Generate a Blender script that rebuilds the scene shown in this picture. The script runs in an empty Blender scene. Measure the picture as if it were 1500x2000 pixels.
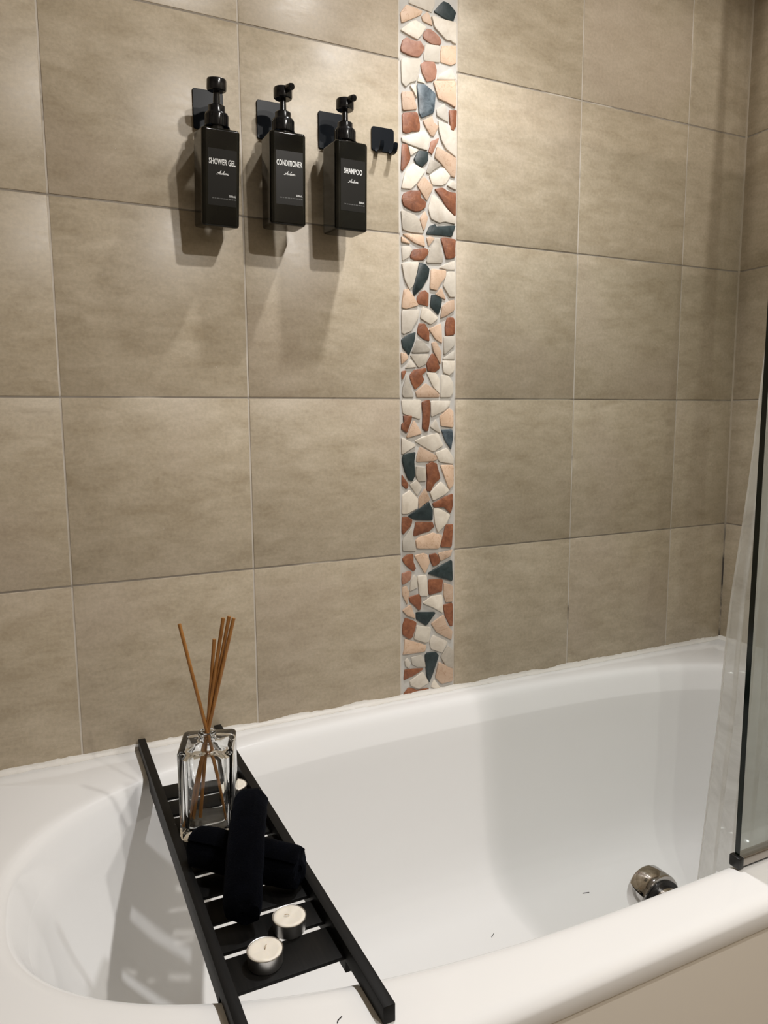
import bpy, bmesh, math, random
from mathutils import Vector, Matrix, noise
from mathutils.geometry import tessellate_polygon
PI = math.pi
scene = bpy.context.scene
COL = scene.collection
rnd = random.Random(7)

# ---------------------------------------------------------------- camera
F_PX = 1435.56
YAW, PITCH, ROLL = 0.445375, -0.129892, -0.006134
CAM = Vector((0.0, -1.39482, 1.18100))
_f = Vector((math.sin(YAW) * math.cos(PITCH), math.cos(YAW) * math.cos(PITCH), math.sin(PITCH)))
_r0 = Vector((math.cos(YAW), -math.sin(YAW), 0.0))
_u0 = _r0.cross(_f)
CR = math.cos(ROLL) * _r0 + math.sin(ROLL) * _u0
CU = -math.sin(ROLL) * _r0 + math.cos(ROLL) * _u0
cam_d = bpy.data.cameras.new('camera')
cam_d.sensor_fit = 'VERTICAL'
cam_d.sensor_height = 24.0
cam_d.sensor_width = 18.0
cam_d.lens = F_PX / 2000.0 * 24.0
cam_d.clip_start = 0.02
cam = bpy.data.objects.new('camera', cam_d)
COL.objects.link(cam)
m = Matrix((CR, CU, -_f)).transposed().to_4x4()
m.translation = CAM
cam.matrix_world = m
scene.camera = cam

# ---------------------------------------------------------------- world, lamps, exposure
world = bpy.data.worlds.new('world')
scene.world = world
world.use_nodes = True
world.node_tree.nodes['Background'].inputs[0].default_value = (0.6, 0.55, 0.5, 1)
world.node_tree.nodes['Background'].inputs[1].default_value = 0.05
scene.view_settings.view_transform = 'Standard'
scene.view_settings.look = 'None'
scene.view_settings.gamma = 1.0
scene.view_settings.use_curve_mapping = False
scene.view_settings.exposure = -0.24

CEIL = 2.40


def spot(name, loc, energy, color, size=150, blend=0.6, radius=0.028):
    l = bpy.data.lights.new(name, 'SPOT')
    l.energy = energy
    l.color = color
    l.spot_size = math.radians(size)
    l.spot_blend = blend
    l.shadow_soft_size = radius
    o = bpy.data.objects.new(name, l)
    o.location = loc
    COL.objects.link(o)
    return o


# a row of ceiling downlights, found from the bottles' three shadows on the tiles
WARM = (1.0, 0.96, 0.91)
spot('ceiling_downlight_over_tub', (0.82, -0.41, CEIL - 0.02), 70, (0.985, 0.985, 1.0), 103, 1.0)
spot('ceiling_downlight_middle', (0.805, -1.37, CEIL - 0.02), 50, WARM, 174, 0.12)
spot('ceiling_downlight_rear', (0.81, -2.12, CEIL - 0.02), 56, WARM, 174, 0.12)

# ---------------------------------------------------------------- materials
MATS = {}


def new_mat(name):
    mt = bpy.data.materials.new(name)
    mt.use_nodes = True
    nt = mt.node_tree
    b = nt.nodes['Principled BSDF']
    MATS[name] = mt
    return mt, nt, b


def P(b, **k):
    for n, v in k.items():
        n = n.replace('_', ' ')
        if n in b.inputs:
            b.inputs[n].default_value = v


def simple(name, col, rough=0.5, metal=0.0, **k):
    mt, nt, b = new_mat(name)
    P(b, Base_Color=(*col, 1), Roughness=rough, Metallic=metal)
    for n, v in k.items():
        b.inputs[n.replace('_', ' ')].default_value = v
    return mt


def N(nt, typ, **k):
    n = nt.nodes.new(typ)
    for a, v in k.items():
        setattr(n, a, v)
    return n


def noise_node(nt, vec, scale, detail=6, rough=0.6, dist=0.0):
    n = N(nt, 'ShaderNodeTexNoise')
    n.inputs['Scale'].default_value = scale
    n.inputs['Detail'].default_value = detail
    n.inputs['Roughness'].default_value = rough
    n.inputs['Distortion'].default_value = dist
    if vec is not None:
        nt.links.new(vec, n.inputs['Vector'])
    return n.outputs['Fac']


def ramp(nt, fac, stops):
    r = N(nt, 'ShaderNodeValToRGB')
    el = r.color_ramp.elements
    while len(el) < len(stops):
        el.new(0.5)
    for e, (p, c) in zip(el, stops):
        e.position = p
        e.color = (*c, 1) if len(c) == 3 else c
    nt.links.new(fac, r.inputs['Fac'])
    return r.outputs['Color']


def mixc(nt, fac, a, b, mode='MIX'):
    x = N(nt, 'ShaderNodeMix', data_type='RGBA', blend_type=mode)
    for sock, v in ((0, fac), (6, a), (7, b)):
        if isinstance(v, (int, float)):
            x.inputs[sock].default_value = v
        elif isinstance(v, tuple):
            x.inputs[sock].default_value = (*v, 1)
        else:
            nt.links.new(v, x.inputs[sock])
    return x.outputs[2]


def bump(nt, b, h, strength, dist):
    bp = N(nt, 'ShaderNodeBump')
    bp.inputs['Strength'].default_value = strength
    bp.inputs['Distance'].default_value = dist
    nt.links.new(h, bp.inputs['Height'])
    nt.links.new(bp.outputs['Normal'], b.inputs['Normal'])


def obj_coords(nt, offset=True, scale=(1, 1, 1)):
    tc = N(nt, 'ShaderNodeTexCoord')
    mp = N(nt, 'ShaderNodeMapping')
    mp.inputs['Scale'].default_value = scale
    nt.links.new(tc.outputs['Object'], mp.inputs['Vector'])
    if offset:
        oi = N(nt, 'ShaderNodeObjectInfo')
        ml = N(nt, 'ShaderNodeMath', operation='MULTIPLY')
        ml.inputs[1].default_value = 37.0
        nt.links.new(oi.outputs['Random'], ml.inputs[0])
        cb = N(nt, 'ShaderNodeCombineXYZ')
        for i in range(3):
            nt.links.new(ml.outputs[0], cb.inputs[i])
        nt.links.new(cb.outputs[0], mp.inputs['Location'])
    return mp.outputs['Vector']


def tile_material():
    mt, nt, b = new_mat('cement_tile')
    v = obj_coords(nt)
    vs = obj_coords(nt, True, (1.0, 1.0, 2.6))
    big = noise_node(nt, v, 3.6, 4, 0.6, 0.5)
    mid = noise_node(nt, vs, 13.0, 10, 0.70, 0.3)
    fine = noise_node(nt, v, 160.0, 4, 0.6)
    c1 = ramp(nt, big, [(0.32, (0.385, 0.312, 0.210)), (0.68, (0.490, 0.412, 0.300))])
    c2 = ramp(nt, mid, [(0.30, (0.335, 0.272, 0.186)), (0.70, (0.590, 0.512, 0.395))])
    c = mixc(nt, 0.6, c1, c2)
    pink = noise_node(nt, v, 3.1, 2, 0.5)
    pf = ramp(nt, pink, [(0.55, (0, 0, 0)), (0.75, (1, 1, 1))])
    pm = N(nt, 'ShaderNodeMath', operation='MULTIPLY')
    pm.inputs[1].default_value = 0.5
    nt.links.new(pf, pm.inputs[0])
    c = mixc(nt, pm.outputs[0], c, (0.47, 0.385, 0.305))
    f2 = ramp(nt, fine, [(0.35, (0.92, 0.92, 0.92)), (0.65, (1.05, 1.05, 1.05))])
    c = mixc(nt, 1.0, c, f2, 'MULTIPLY')
    # sparse lime flecks left by water
    vo = N(nt, 'ShaderNodeTexVoronoi')
    vo.inputs['Scale'].default_value = 70.0
    nt.links.new(v, vo.inputs['Vector'])
    fl = ramp(nt, vo.outputs['Distance'], [(0.03, (1, 1, 1)), (0.065, (0, 0, 0))])
    gate = ramp(nt, noise_node(nt, v, 9.0, 2), [(0.60, (0, 0, 0)), (0.66, (1, 1, 1))])
    fm = mixc(nt, 1.0, fl, gate, 'MULTIPLY')
    c = mixc(nt, fm, c, (0.60, 0.55, 0.47))
    nt.links.new(c, b.inputs['Base Color'])
    r = ramp(nt, mid, [(0.3, (0.30, 0.30, 0.30)), (0.7, (0.46, 0.46, 0.46))])
    nt.links.new(r, b.inputs['Roughness'])
    b.inputs['Specular IOR Level'].default_value = 0.45
    bump(nt, b, mid, 0.10, 0.002)
    return mt


def stone_material(name, stops, scale=60, rough=0.5, bumps=0.25, veins=None):
    mt, nt, b = new_mat(name)
    v = obj_coords(nt)
    n1 = noise_node(nt, v, scale, 6, 0.65, 0.6)
    c = ramp(nt, n1, stops)
    if veins:
        w = noise_node(nt, v, scale * 0.5, 3, 0.5, 2.5)
        vf = ramp(nt, w, [(0.485, (0, 0, 0)), (0.5, (1, 1, 1)), (0.515, (0, 0, 0))])
        vm = N(nt, 'ShaderNodeMath', operation='MULTIPLY')
        vm.inputs[1].default_value = 0.6
        nt.links.new(vf, vm.inputs[0])
        c = mixc(nt, vm.outputs[0], c, veins)
    oi = N(nt, 'ShaderNodeObjectInfo')
    br = ramp(nt, oi.outputs['Random'], [(0.0, (0.84, 0.84, 0.84)), (1.0, (1.10, 1.09, 1.06))])
    c = mixc(nt, 1.0, c, br, 'MULTIPLY')
    nt.links.new(c, b.inputs['Base Color'])
    b.inputs['Roughness'].default_value = rough
    bump(nt, b, n1, bumps, 0.002)
    return mt


tile_material()
STONE = {
    'W': stone_material('ivory_stone', [(0.3, (0.60, 0.53, 0.44)), (0.7, (0.76, 0.70, 0.61))], 40),
    'P': stone_material('peach_stone', [(0.3, (0.56, 0.39, 0.27)), (0.7, (0.68, 0.50, 0.37))], 40, veins=(0.40, 0.22, 0.12)),
    'G': stone_material('grey_stone', [(0.3, (0.36, 0.32, 0.27)), (0.7, (0.52, 0.47, 0.40))], 45),
    'L': stone_material('pale_grey_stone', [(0.3, (0.52, 0.47, 0.40)), (0.7, (0.64, 0.59, 0.51))], 45),
    'R': stone_material('rust_stone', [(0.3, (0.155, 0.052, 0.024)), (0.55, (0.26, 0.095, 0.045)), (0.75, (0.36, 0.155, 0.075))], 75, 0.45, 0.5),
    'S': stone_material('salmon_stone', [(0.3, (0.30, 0.13, 0.08)), (0.7, (0.46, 0.24, 0.16))], 75, 0.5, 0.5),
    'K': stone_material('dark_green_stone', [(0.35, (0.012, 0.022, 0.024)), (0.7, (0.035, 0.052, 0.055))], 70, 0.38, 0.2),
    'B': stone_material('slate_blue_stone', [(0.35, (0.025, 0.040, 0.052)), (0.7, (0.16, 0.20, 0.23))], 55, 0.38, 0.2),
}


def grout_material(name, c0, c1, dirt_and_shade=None):
    mt, nt, b = new_mat(name)
    v = obj_coords(nt, False)
    n1 = noise_node(nt, v, 14.0, 5, 0.6)
    c = ramp(nt, n1, [(0.35, c0), (0.65, c1)])
    if dirt_and_shade:
        n2 = noise_node(nt, v, 5.0, 4, 0.7)
        f = ramp(nt, n2, [(0.60, (0, 0, 0)), (0.70, (1, 1, 1))])
        c = mixc(nt, f, c, dirt_and_shade)
    if dirt_and_shade:                               # shade under the upper tile's edge, painted patchily along the level joints
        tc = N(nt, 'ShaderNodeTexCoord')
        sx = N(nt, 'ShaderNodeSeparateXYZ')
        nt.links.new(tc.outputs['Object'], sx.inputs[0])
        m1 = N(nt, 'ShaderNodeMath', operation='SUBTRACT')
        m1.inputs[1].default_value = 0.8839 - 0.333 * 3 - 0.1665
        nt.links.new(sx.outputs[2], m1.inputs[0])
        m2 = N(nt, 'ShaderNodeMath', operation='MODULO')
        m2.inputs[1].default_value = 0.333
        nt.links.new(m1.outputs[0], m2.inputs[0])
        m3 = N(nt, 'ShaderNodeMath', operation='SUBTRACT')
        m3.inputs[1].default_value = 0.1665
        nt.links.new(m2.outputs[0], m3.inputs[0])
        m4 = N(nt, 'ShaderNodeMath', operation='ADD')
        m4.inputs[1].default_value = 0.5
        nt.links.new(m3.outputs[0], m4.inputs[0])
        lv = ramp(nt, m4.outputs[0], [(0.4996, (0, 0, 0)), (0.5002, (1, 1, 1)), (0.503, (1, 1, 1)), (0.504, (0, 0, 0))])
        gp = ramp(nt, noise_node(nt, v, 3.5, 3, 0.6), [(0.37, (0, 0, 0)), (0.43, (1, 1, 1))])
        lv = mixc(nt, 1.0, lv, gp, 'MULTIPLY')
        c = mixc(nt, lv, c, dirt_and_shade)
    nt.links.new(c, b.inputs['Base Color'])
    b.inputs['Roughness'].default_value = 0.85
    return mt


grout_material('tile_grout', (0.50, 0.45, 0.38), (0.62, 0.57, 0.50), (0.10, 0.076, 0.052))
grout_material('mosaic_grout', (0.46, 0.44, 0.41), (0.58, 0.56, 0.52))


def acrylic():
    mt, nt, b = new_mat('white_acrylic')
    P(b, Base_Color=(0.87, 0.865, 0.855, 1), Roughness=0.10)
    b.inputs['Specular IOR Level'].default_value = 0.5
    v = obj_coords(nt, False)
    n1 = noise_node(nt, v, 3.0, 3)
    r = ramp(nt, n1, [(0.3, (0.07, 0.07, 0.07)), (0.7, (0.15, 0.15, 0.15))])
    nt.links.new(r, b.inputs['Roughness'])


acrylic()


def silicone():
    mt, nt, b = new_mat('white_silicone')
    v = obj_coords(nt, False)
    n1 = noise_node(nt, v, 90.0, 5, 0.7)
    n2 = noise_node(nt, v, 16.0, 4, 0.7)
    f = ramp(nt, n2, [(0.60, (0, 0, 0)), (0.68, (1, 1, 1))])
    g = ramp(nt, n1, [(0.52, (0, 0, 0)), (0.62, (1, 1, 1))])
    fg = mixc(nt, 1.0, f, g, 'MULTIPLY')
    c = mixc(nt, fg, (0.74, 0.71, 0.66), (0.36, 0.28, 0.20))
    nt.links.new(c, b.inputs['Base Color'])
    b.inputs['Roughness'].default_value = 0.45
    bump(nt, b, n1, 0.4, 0.002)


silicone()


def mould():
    mt, nt, b = new_mat('stained_corner_sealant')
    v = obj_coords(nt, False)
    n1 = noise_node(nt, v, 11.0, 6, 0.75)
    c = ramp(nt, n1, [(0.47, (0.05, 0.04, 0.03)), (0.60, (0.30, 0.25, 0.18))])
    tc = N(nt, 'ShaderNodeTexCoord')
    sx = N(nt, 'ShaderNodeSeparateXYZ')
    nt.links.new(tc.outputs['Object'], sx.inputs[0])
    up = ramp(nt, sx.outputs[2], [(0.78, (0, 0, 0)), (0.98, (1, 1, 1))])   # mould has grown only near the tub
    c = mixc(nt, up, c, (0.40, 0.335, 0.25))
    nt.links.new(c, b.inputs['Base Color'])
    b.inputs['Roughness'].default_value = 0.7


mould()


def black_wood():
    mt, nt, b = new_mat('black_stained_bamboo')
    v = obj_coords(nt, True, (60, 3, 60))
    n1 = noise_node(nt, v, 3.0, 5, 0.6)
    c = ramp(nt, n1, [(0.3, (0.004, 0.004, 0.004)), (0.7, (0.009, 0.0085, 0.008))])
    nt.links.new(c, b.inputs['Base Color'])
    b.inputs['Roughness'].default_value = 0.5
    b.inputs['Specular IOR Level'].default_value = 0.16
    bump(nt, b, n1, 0.15, 0.001)


black_wood()


def cloth():
    mt, nt, b = new_mat('black_terry_cloth')
    v = obj_coords(nt, True)
    n1 = noise_node(nt, v, 420.0, 3, 0.6)
    n2 = noise_node(nt, v, 30.0, 3, 0.6)
    c = ramp(nt, n2, [(0.3, (0.0007, 0.0008, 0.0013)), (0.7, (0.0016, 0.0019, 0.0034))])
    nt.links.new(c, b.inputs['Base Color'])
    P(b, Roughness=1.0)
    b.inputs['Specular IOR Level'].default_value = 0.05
    b.inputs['Sheen Weight'].default_value = 0.015
    b.inputs['Sheen Tint'].default_value = (0.3, 0.4, 0.7, 1)
    bump(nt, b, n1, 0.7, 0.002)


cloth()
simple('black_gloss_plastic', (0.006, 0.006, 0.007), 0.18)
simple('black_satin_metal', (0.005, 0.007, 0.010), 0.34, 0.0, Specular_IOR_Level=0.1)
simple('smoked_label', (0.015, 0.014, 0.012), 0.35, 0.0, Specular_IOR_Level=0.15)
simple('white_print', (0.72, 0.72, 0.70), 0.5)
simple('grey_print', (0.22, 0.22, 0.21), 0.5)
simple('chrome', (0.55, 0.54, 0.53), 0.07, 1.0)
simple('aluminium', (0.62, 0.61, 0.60), 0.32, 1.0)
simple('seal_metal', (0.42, 0.39, 0.36), 0.25, 1.0)
simple('black_rubber', (0.006, 0.006, 0.006), 0.35)
simple('wick', (0.55, 0.45, 0.33), 0.9)
simple('ceiling_paint', (0.66, 0.645, 0.62), 0.9)
simple('wall_paint', (0.26, 0.225, 0.18), 0.6)
simple('floor_tile', (0.34, 0.27, 0.19), 0.4)
simple('bath_panel_cream', (0.84, 0.79, 0.71), 0.30)
simple('dark_hair', (0.02, 0.015, 0.012), 0.5)
wx = simple('white_wax', (0.86, 0.80, 0.70), 0.45)
wb = wx.node_tree.nodes['Principled BSDF']
wb.inputs['Subsurface Weight'].default_value = 0.25
wb.inputs['Subsurface Radius'].default_value = (0.01, 0.008, 0.005)
wb.inputs['Subsurface Scale'].default_value = 0.5


def reed_material():
    mt, nt, b = new_mat('amber_reed')
    v = obj_coords(nt, True, (200, 200, 4))
    n1 = noise_node(nt, v, 2.0, 4)
    c = ramp(nt, n1, [(0.3, (0.24, 0.095, 0.020)), (0.7, (0.46, 0.21, 0.055))])
    nt.links.new(c, b.inputs['Base Color'])
    b.inputs['Roughness'].default_value = 0.4


reed_material()


def smoked_plastic():
    mt, nt, b = new_mat('smoked_plastic')
    v = obj_coords(nt, False)
    n1 = noise_node(nt, v, 14.0, 2)
    c = ramp(nt, n1, [(0.35, (0.006, 0.0055, 0.004)), (0.7, (0.013, 0.012, 0.008))])
    nt.links.new(c, b.inputs['Base Color'])
    P(b, Roughness=0.07, IOR=1.45)
    b.inputs['Specular IOR Level'].default_value = 0.28


smoked_plastic()


def clear_glass():
    mt, nt, b = new_mat('clear_glass')
    P(b, Base_Color=(0.97, 0.98, 0.98, 1), Roughness=0.0, IOR=1.47)
    b.inputs['Transmission Weight'].default_value = 1.0


clear_glass()


def screen_glass():
    # thin pane: tinted see-through plus Fresnel reflection
    mt, nt, b = new_mat('screen_glass')
    nt.nodes.remove(b)
    out = [n for n in nt.nodes if n.type == 'OUTPUT_MATERIAL'][0]
    tr = N(nt, 'ShaderNodeBsdfTransparent')
    tr.inputs[0].default_value = (0.785, 0.815, 0.80, 1)
    gl = N(nt, 'ShaderNodeBsdfGlossy')
    gl.inputs['Roughness'].default_value = 0.02
    fr = N(nt, 'ShaderNodeFresnel')
    geo = N(nt, 'ShaderNodeNewGeometry')
    ior = N(nt, 'ShaderNodeMapRange')       # same air-to-glass reflection on both faces of the pane
    ior.inputs['To Min'].default_value = 1.5
    ior.inputs['To Max'].default_value = 1 / 1.5
    nt.links.new(geo.outputs['Backfacing'], ior.inputs['Value'])
    nt.links.new(ior.outputs[0], fr.inputs[0])
    mx = N(nt, 'ShaderNodeMixShader')
    nt.links.new(fr.outputs[0], mx.inputs[0])
    nt.links.new(tr.outputs[0], mx.inputs[1])
    nt.links.new(gl.outputs[0], mx.inputs[2])
    film = N(nt, 'ShaderNodeBsdfDiffuse')    # dried hard-water film scatters part of the light
    film.inputs[0].default_value = (0.80, 0.80, 0.77, 1)
    film2 = N(nt, 'ShaderNodeBsdfTranslucent')
    film2.inputs[0].default_value = (0.80, 0.80, 0.77, 1)
    fa = N(nt, 'ShaderNodeMixShader')
    fa.inputs[0].default_value = 0.5
    nt.links.new(film.outputs[0], fa.inputs[1])
    nt.links.new(film2.outputs[0], fa.inputs[2])
    tc = N(nt, 'ShaderNodeTexCoord')
    fn = ramp(nt, noise_node(nt, tc.outputs['Object'], 9.0, 5, 0.65, 1.0), [(0.3, (0.12, 0.12, 0.12)), (0.7, (0.22, 0.22, 0.22))])
    mf = N(nt, 'ShaderNodeMixShader')
    nt.links.new(fn, mf.inputs[0])
    nt.links.new(mx.outputs[0], mf.inputs[1])
    nt.links.new(fa.outputs[0], mf.inputs[2])
    nt.links.new(mf.outputs[0], out.inputs[0])
    simple('glass_edge', (0.004, 0.012, 0.009), 0.12)


screen_glass()


def curtain_material():
    mt, nt, b = new_mat('pale_curtain')
    v = obj_coords(nt, False)
    n1 = noise_node(nt, v, 7.0, 5, 0.65, 1.6)
    c = ramp(nt, n1, [(0.32, (0.62, 0.59, 0.55)), (0.5, (0.76, 0.74, 0.70)), (0.68, (0.86, 0.85, 0.82))])
    nt.links.new(c, b.inputs['Base Color'])
    b.inputs['Roughness'].default_value = 0.35
    out = [n for n in nt.nodes if n.type == 'OUTPUT_MATERIAL'][0]
    tl = N(nt, 'ShaderNodeBsdfTranslucent')
    nt.links.new(c, tl.inputs[0])
    tp = N(nt, 'ShaderNodeBsdfTransparent')
    m1 = N(nt, 'ShaderNodeMixShader')
    m1.inputs[0].default_value = 0.35
    nt.links.new(b.outputs[0], m1.inputs[1])
    nt.links.new(tl.outputs[0], m1.inputs[2])
    m2 = N(nt, 'ShaderNodeMixShader')
    m2.inputs[0].default_value = 0.34
    nt.links.new(m1.outputs[0], m2.inputs[1])
    nt.links.new(tp.outputs[0], m2.inputs[2])
    nt.links.new(m2.outputs[0], out.inputs[0])


curtain_material()

# ---------------------------------------------------------------- builders


def mesh_obj(name, verts, faces, mat, parent=None, smooth=None, loc=None, rot=None):
    me = bpy.data.meshes.new(name)
    me.from_pydata([tuple(v) for v in verts], [], faces)
    bm = bmesh.new()
    bm.from_mesh(me)
    bmesh.ops.recalc_face_normals(bm, faces=bm.faces)
    bm.to_mesh(me)
    bm.free()
    return link(name, me, mat, parent, smooth, loc, rot)


def link(name, me, mat, parent=None, smooth=None, loc=None, rot=None):
    if mat is not None and not me.materials:
        me.materials.append(MATS[mat] if isinstance(mat, str) else mat)
    if smooth is not None:
        me.shade_smooth()
        if smooth < 179:
            me.set_sharp_from_angle(angle=math.radians(smooth))
    o = bpy.data.objects.new(name, me)
    COL.objects.link(o)
    if parent:
        o.parent = parent
    if loc:
        o.location = loc
    if rot:
        o.rotation_euler = rot
    return o


def bm_obj(name, bm, mat, parent=None, smooth=None, loc=None, rot=None):
    bmesh.ops.recalc_face_normals(bm, faces=bm.faces)
    me = bpy.data.meshes.new(name)
    bm.to_mesh(me)
    bm.free()
    return link(name, me, mat, parent, smooth, loc, rot)


def box_bm(x0, x1, y0, y1, z0, z1, bev=0.0, seg=2, bm=None):
    own = bm is None
    b2 = bmesh.new()
    bmesh.ops.create_cube(b2, size=1)
    for v in b2.verts:
        v.co = Vector(((x0 + x1) / 2 + v.co.x * (x1 - x0), (y0 + y1) / 2 + v.co.y * (y1 - y0), (z0 + z1) / 2 + v.co.z * (z1 - z0)))
    if bev > 0:
        bmesh.ops.bevel(b2, geom=list(b2.edges), offset=bev, segments=seg, profile=0.5, affect='EDGES')
    return b2


def empty(name, loc=(0, 0, 0)):
    o = bpy.data.objects.new(name, None)
    o.location = loc
    o.empty_display_size = 0.05
    COL.objects.link(o)
    return o


def tag(o, label=None, cat=None, group=None, kind=None):
    if label:
        o['label'] = label
    if cat:
        o['category'] = cat
    if group:
        o['group'] = group
    if kind:
        o['kind'] = kind
    return o


def loft(rings, cap0=True, cap1=True, closed=True):
    """rings: list of equal-length point lists -> verts, faces"""
    n = len(rings[0])
    V = [p for r in rings for p in r]
    Fc = []
    for i in range(len(rings) - 1):
        for j in range(n if closed else n - 1):
            a, b = i * n + j, i * n + (j + 1) % n
            Fc.append((a, b, b + n, a + n))
    if cap0:
        Fc.append(tuple(range(n - 1, -1, -1)))
    if cap1:
        k = (len(rings) - 1) * n
        Fc.append(tuple(range(k, k + n)))
    return V, Fc


def lathe(name, prof, mat, parent=None, n=40, smooth=35, loc=None, rot=None):
    """prof: (r, z) list, bottom to top; surface of revolution about z"""
    rings = [[(max(r, 1e-5) * math.cos(2 * PI * k / n), max(r, 1e-5) * math.sin(2 * PI * k / n), z) for k in range(n)] for r, z in prof]
    V, Fc = loft(rings, True, True)
    return mesh_obj(name, V, Fc, mat, parent, smooth, loc, rot)


def tube(name, pts, rad, mat, parent=None, n=12, smooth=60):
    """tube along a poly-line; rad number or list"""
    pts = [Vector(p) for p in pts]
    rings = []
    up = Vector((0, 0, 1))
    for i, p in enumerate(pts):
        t = (pts[min(i + 1, len(pts) - 1)] - pts[max(i - 1, 0)]).normalized()
        ref = up if abs(t.dot(up)) < 0.95 else Vector((1, 0, 0))
        a = t.cross(ref).normalized()
        b = a.cross(t)
        r = rad[i] if isinstance(rad, (list, tuple)) else rad
        rings.append([p + a * (r * math.cos(2 * PI * k / n)) + b * (r * math.sin(2 * PI * k / n)) for k in range(n)])
    V, Fc = loft(rings)
    return mesh_obj(name, V, Fc, mat, parent, smooth)


def rounded_plate(name, x0, x1, z0, z1, y_front, y_back, r, mat, parent=None, bev=0.0006):
    """upright plate with rounded corners, facing -y"""
    pts = []
    for cx, cz, a0 in ((x1 - r, z1 - r, 0), (x0 + r, z1 - r, 90), (x0 + r, z0 + r, 180), (x1 - r, z0 + r, 270)):
        for k in range(7):
            a = math.radians(a0 + 15 * k)
            pts.append((cx, cz, math.cos(a), math.sin(a)))
    def ring(y, ins):
        return [(cx + (r - ins) * ca, y, cz + (r - ins) * sa) for cx, cz, ca, sa in pts]
    V, Fc = loft([ring(y_back, 0), ring(y_front + bev, 0), ring(y_front, bev)])
    return mesh_obj(name, V, Fc, mat, parent, 30)


def pixel_on_wall(u, v):
    D = _f + CR * ((u - 750) / F_PX) - CU * ((v - 1000) / F_PX)
    t = -CAM.y / D.y
    return CAM + D * t


# ---------------------------------------------------------------- room shell
DECK = 0.56
H3 = 1.21686
T = 0.333
XC = 1.7015           # inner corner with the end wall
XL = -0.95            # left wall
YF = -2.75            # wall behind the camera
XM0, XM1 = 0.7052, 0.8393
GR = 0.0013           # depth of the joints


def structure(name, bm, mat):
    return tag(bm_obj(name, bm, mat), kind='structure')


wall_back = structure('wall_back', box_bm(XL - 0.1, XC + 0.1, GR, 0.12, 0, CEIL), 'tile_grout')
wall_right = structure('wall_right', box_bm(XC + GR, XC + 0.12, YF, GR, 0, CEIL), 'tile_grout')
structure('wall_left', box_bm(XL - 0.1, XL, YF, 0.0, 0, CEIL), 'wall_paint')
structure('wall_front', box_bm(XL - 0.1, XC + 0.12, YF - 0.1, YF, 0, CEIL), 'wall_paint')
structure('floor', box_bm(XL - 0.1, XC + 0.12, YF - 0.1, 0.12, -0.1, 0), 'floor_tile')
structure('ceiling', box_bm(XL - 0.1, XC + 0.12, YF - 0.1, 0.12, CEIL, CEIL + 0.1), 'ceiling_paint')

tile_cache = {}
JOINT = 0.0034


def tile_mesh(w, h):
    key = (round(w, 4), round(h, 4))
    if key not in tile_cache:
        bm = box_bm(-w / 2, w / 2, 0, 0.009, -h / 2, h / 2)
        ed = [e for e in bm.edges if all(v.co.y < 0.001 for v in e.verts)]
        bmesh.ops.bevel(bm, geom=ed, offset=0.0007, segments=2, profile=0.5, affect='EDGES')
        bmesh.ops.recalc_face_normals(bm, faces=bm.faces)
        me = bpy.data.meshes.new('tile')
        bm.to_mesh(me)
        bm.free()
        me.materials.append(MATS['cement_tile'])
        me.shade_smooth()
        me.set_sharp_from_angle(angle=math.radians(50))
        tile_cache[key] = me
    return tile_cache[key]


def add_tile(parent, a0, a1, z0, z1, wall):
    j = JOINT / 2
    me = tile_mesh(a1 - a0 - 2 * j, z1 - z0 - 2 * j)
    o = bpy.data.objects.new('tile', me)
    COL.objects.link(o)
    o.parent = parent
    dy = rnd.uniform(-0.0002, 0.0003)
    if wall == 'back':
        o.location = ((a0 + a1) / 2, dy, (z0 + z1) / 2)
    else:
        o.location = (XC + dy, (a0 + a1) / 2, (z0 + z1) / 2)
        o.rotation_euler = (0, 0, -PI / 2)


ROWS = [0.548, 0.8839, 1.21686, 1.54986, 1.88286, 2.21586, CEIL]
LOWROWS = [0.0, 0.2179, 0.548]
colsL = [XL, -0.6162, -0.2832, 0.0498, 0.3803, XM0]
colsR = [XM1, 1.1663, 1.4987, XC]
for cols in (colsL, colsR):
    for a0, a1 in zip(cols[:-1], cols[1:]):
        for z0, z1 in zip(ROWS[:-1], ROWS[1:]):
            add_tile(wall_back, a0, a1, z0, z1, 'back')
for a0, a1 in zip(colsL[:2], colsL[1:3]):
    for z0, z1 in zip(LOWROWS[:-1], LOWROWS[1:]):
        add_tile(wall_back, a0, a1, z0, z1, 'back')
ye = [0.0 - 0.333 * k for k in range(8)] + [YF]
for y1, y0 in zip(ye[:-1], ye[1:]):
    for z0, z1 in zip(ROWS[:-1], ROWS[1:]):
        add_tile(wall_right, y0, y1, z0, z1, 'right')
    if y1 < -0.9:
        for z0, z1 in zip(LOWROWS[:-1], LOWROWS[1:]):
            add_tile(wall_right, y0, y1, z0, z1, 'right')

# ---------------------------------------------------------------- broken-stone mosaic strip
strip = bm_obj('mosaic_strip', box_bm(XM0 + 0.001, XM1 - 0.001, 0.0012, 0.009, 0.548, CEIL), 'mosaic_grout', wall_back)
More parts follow.
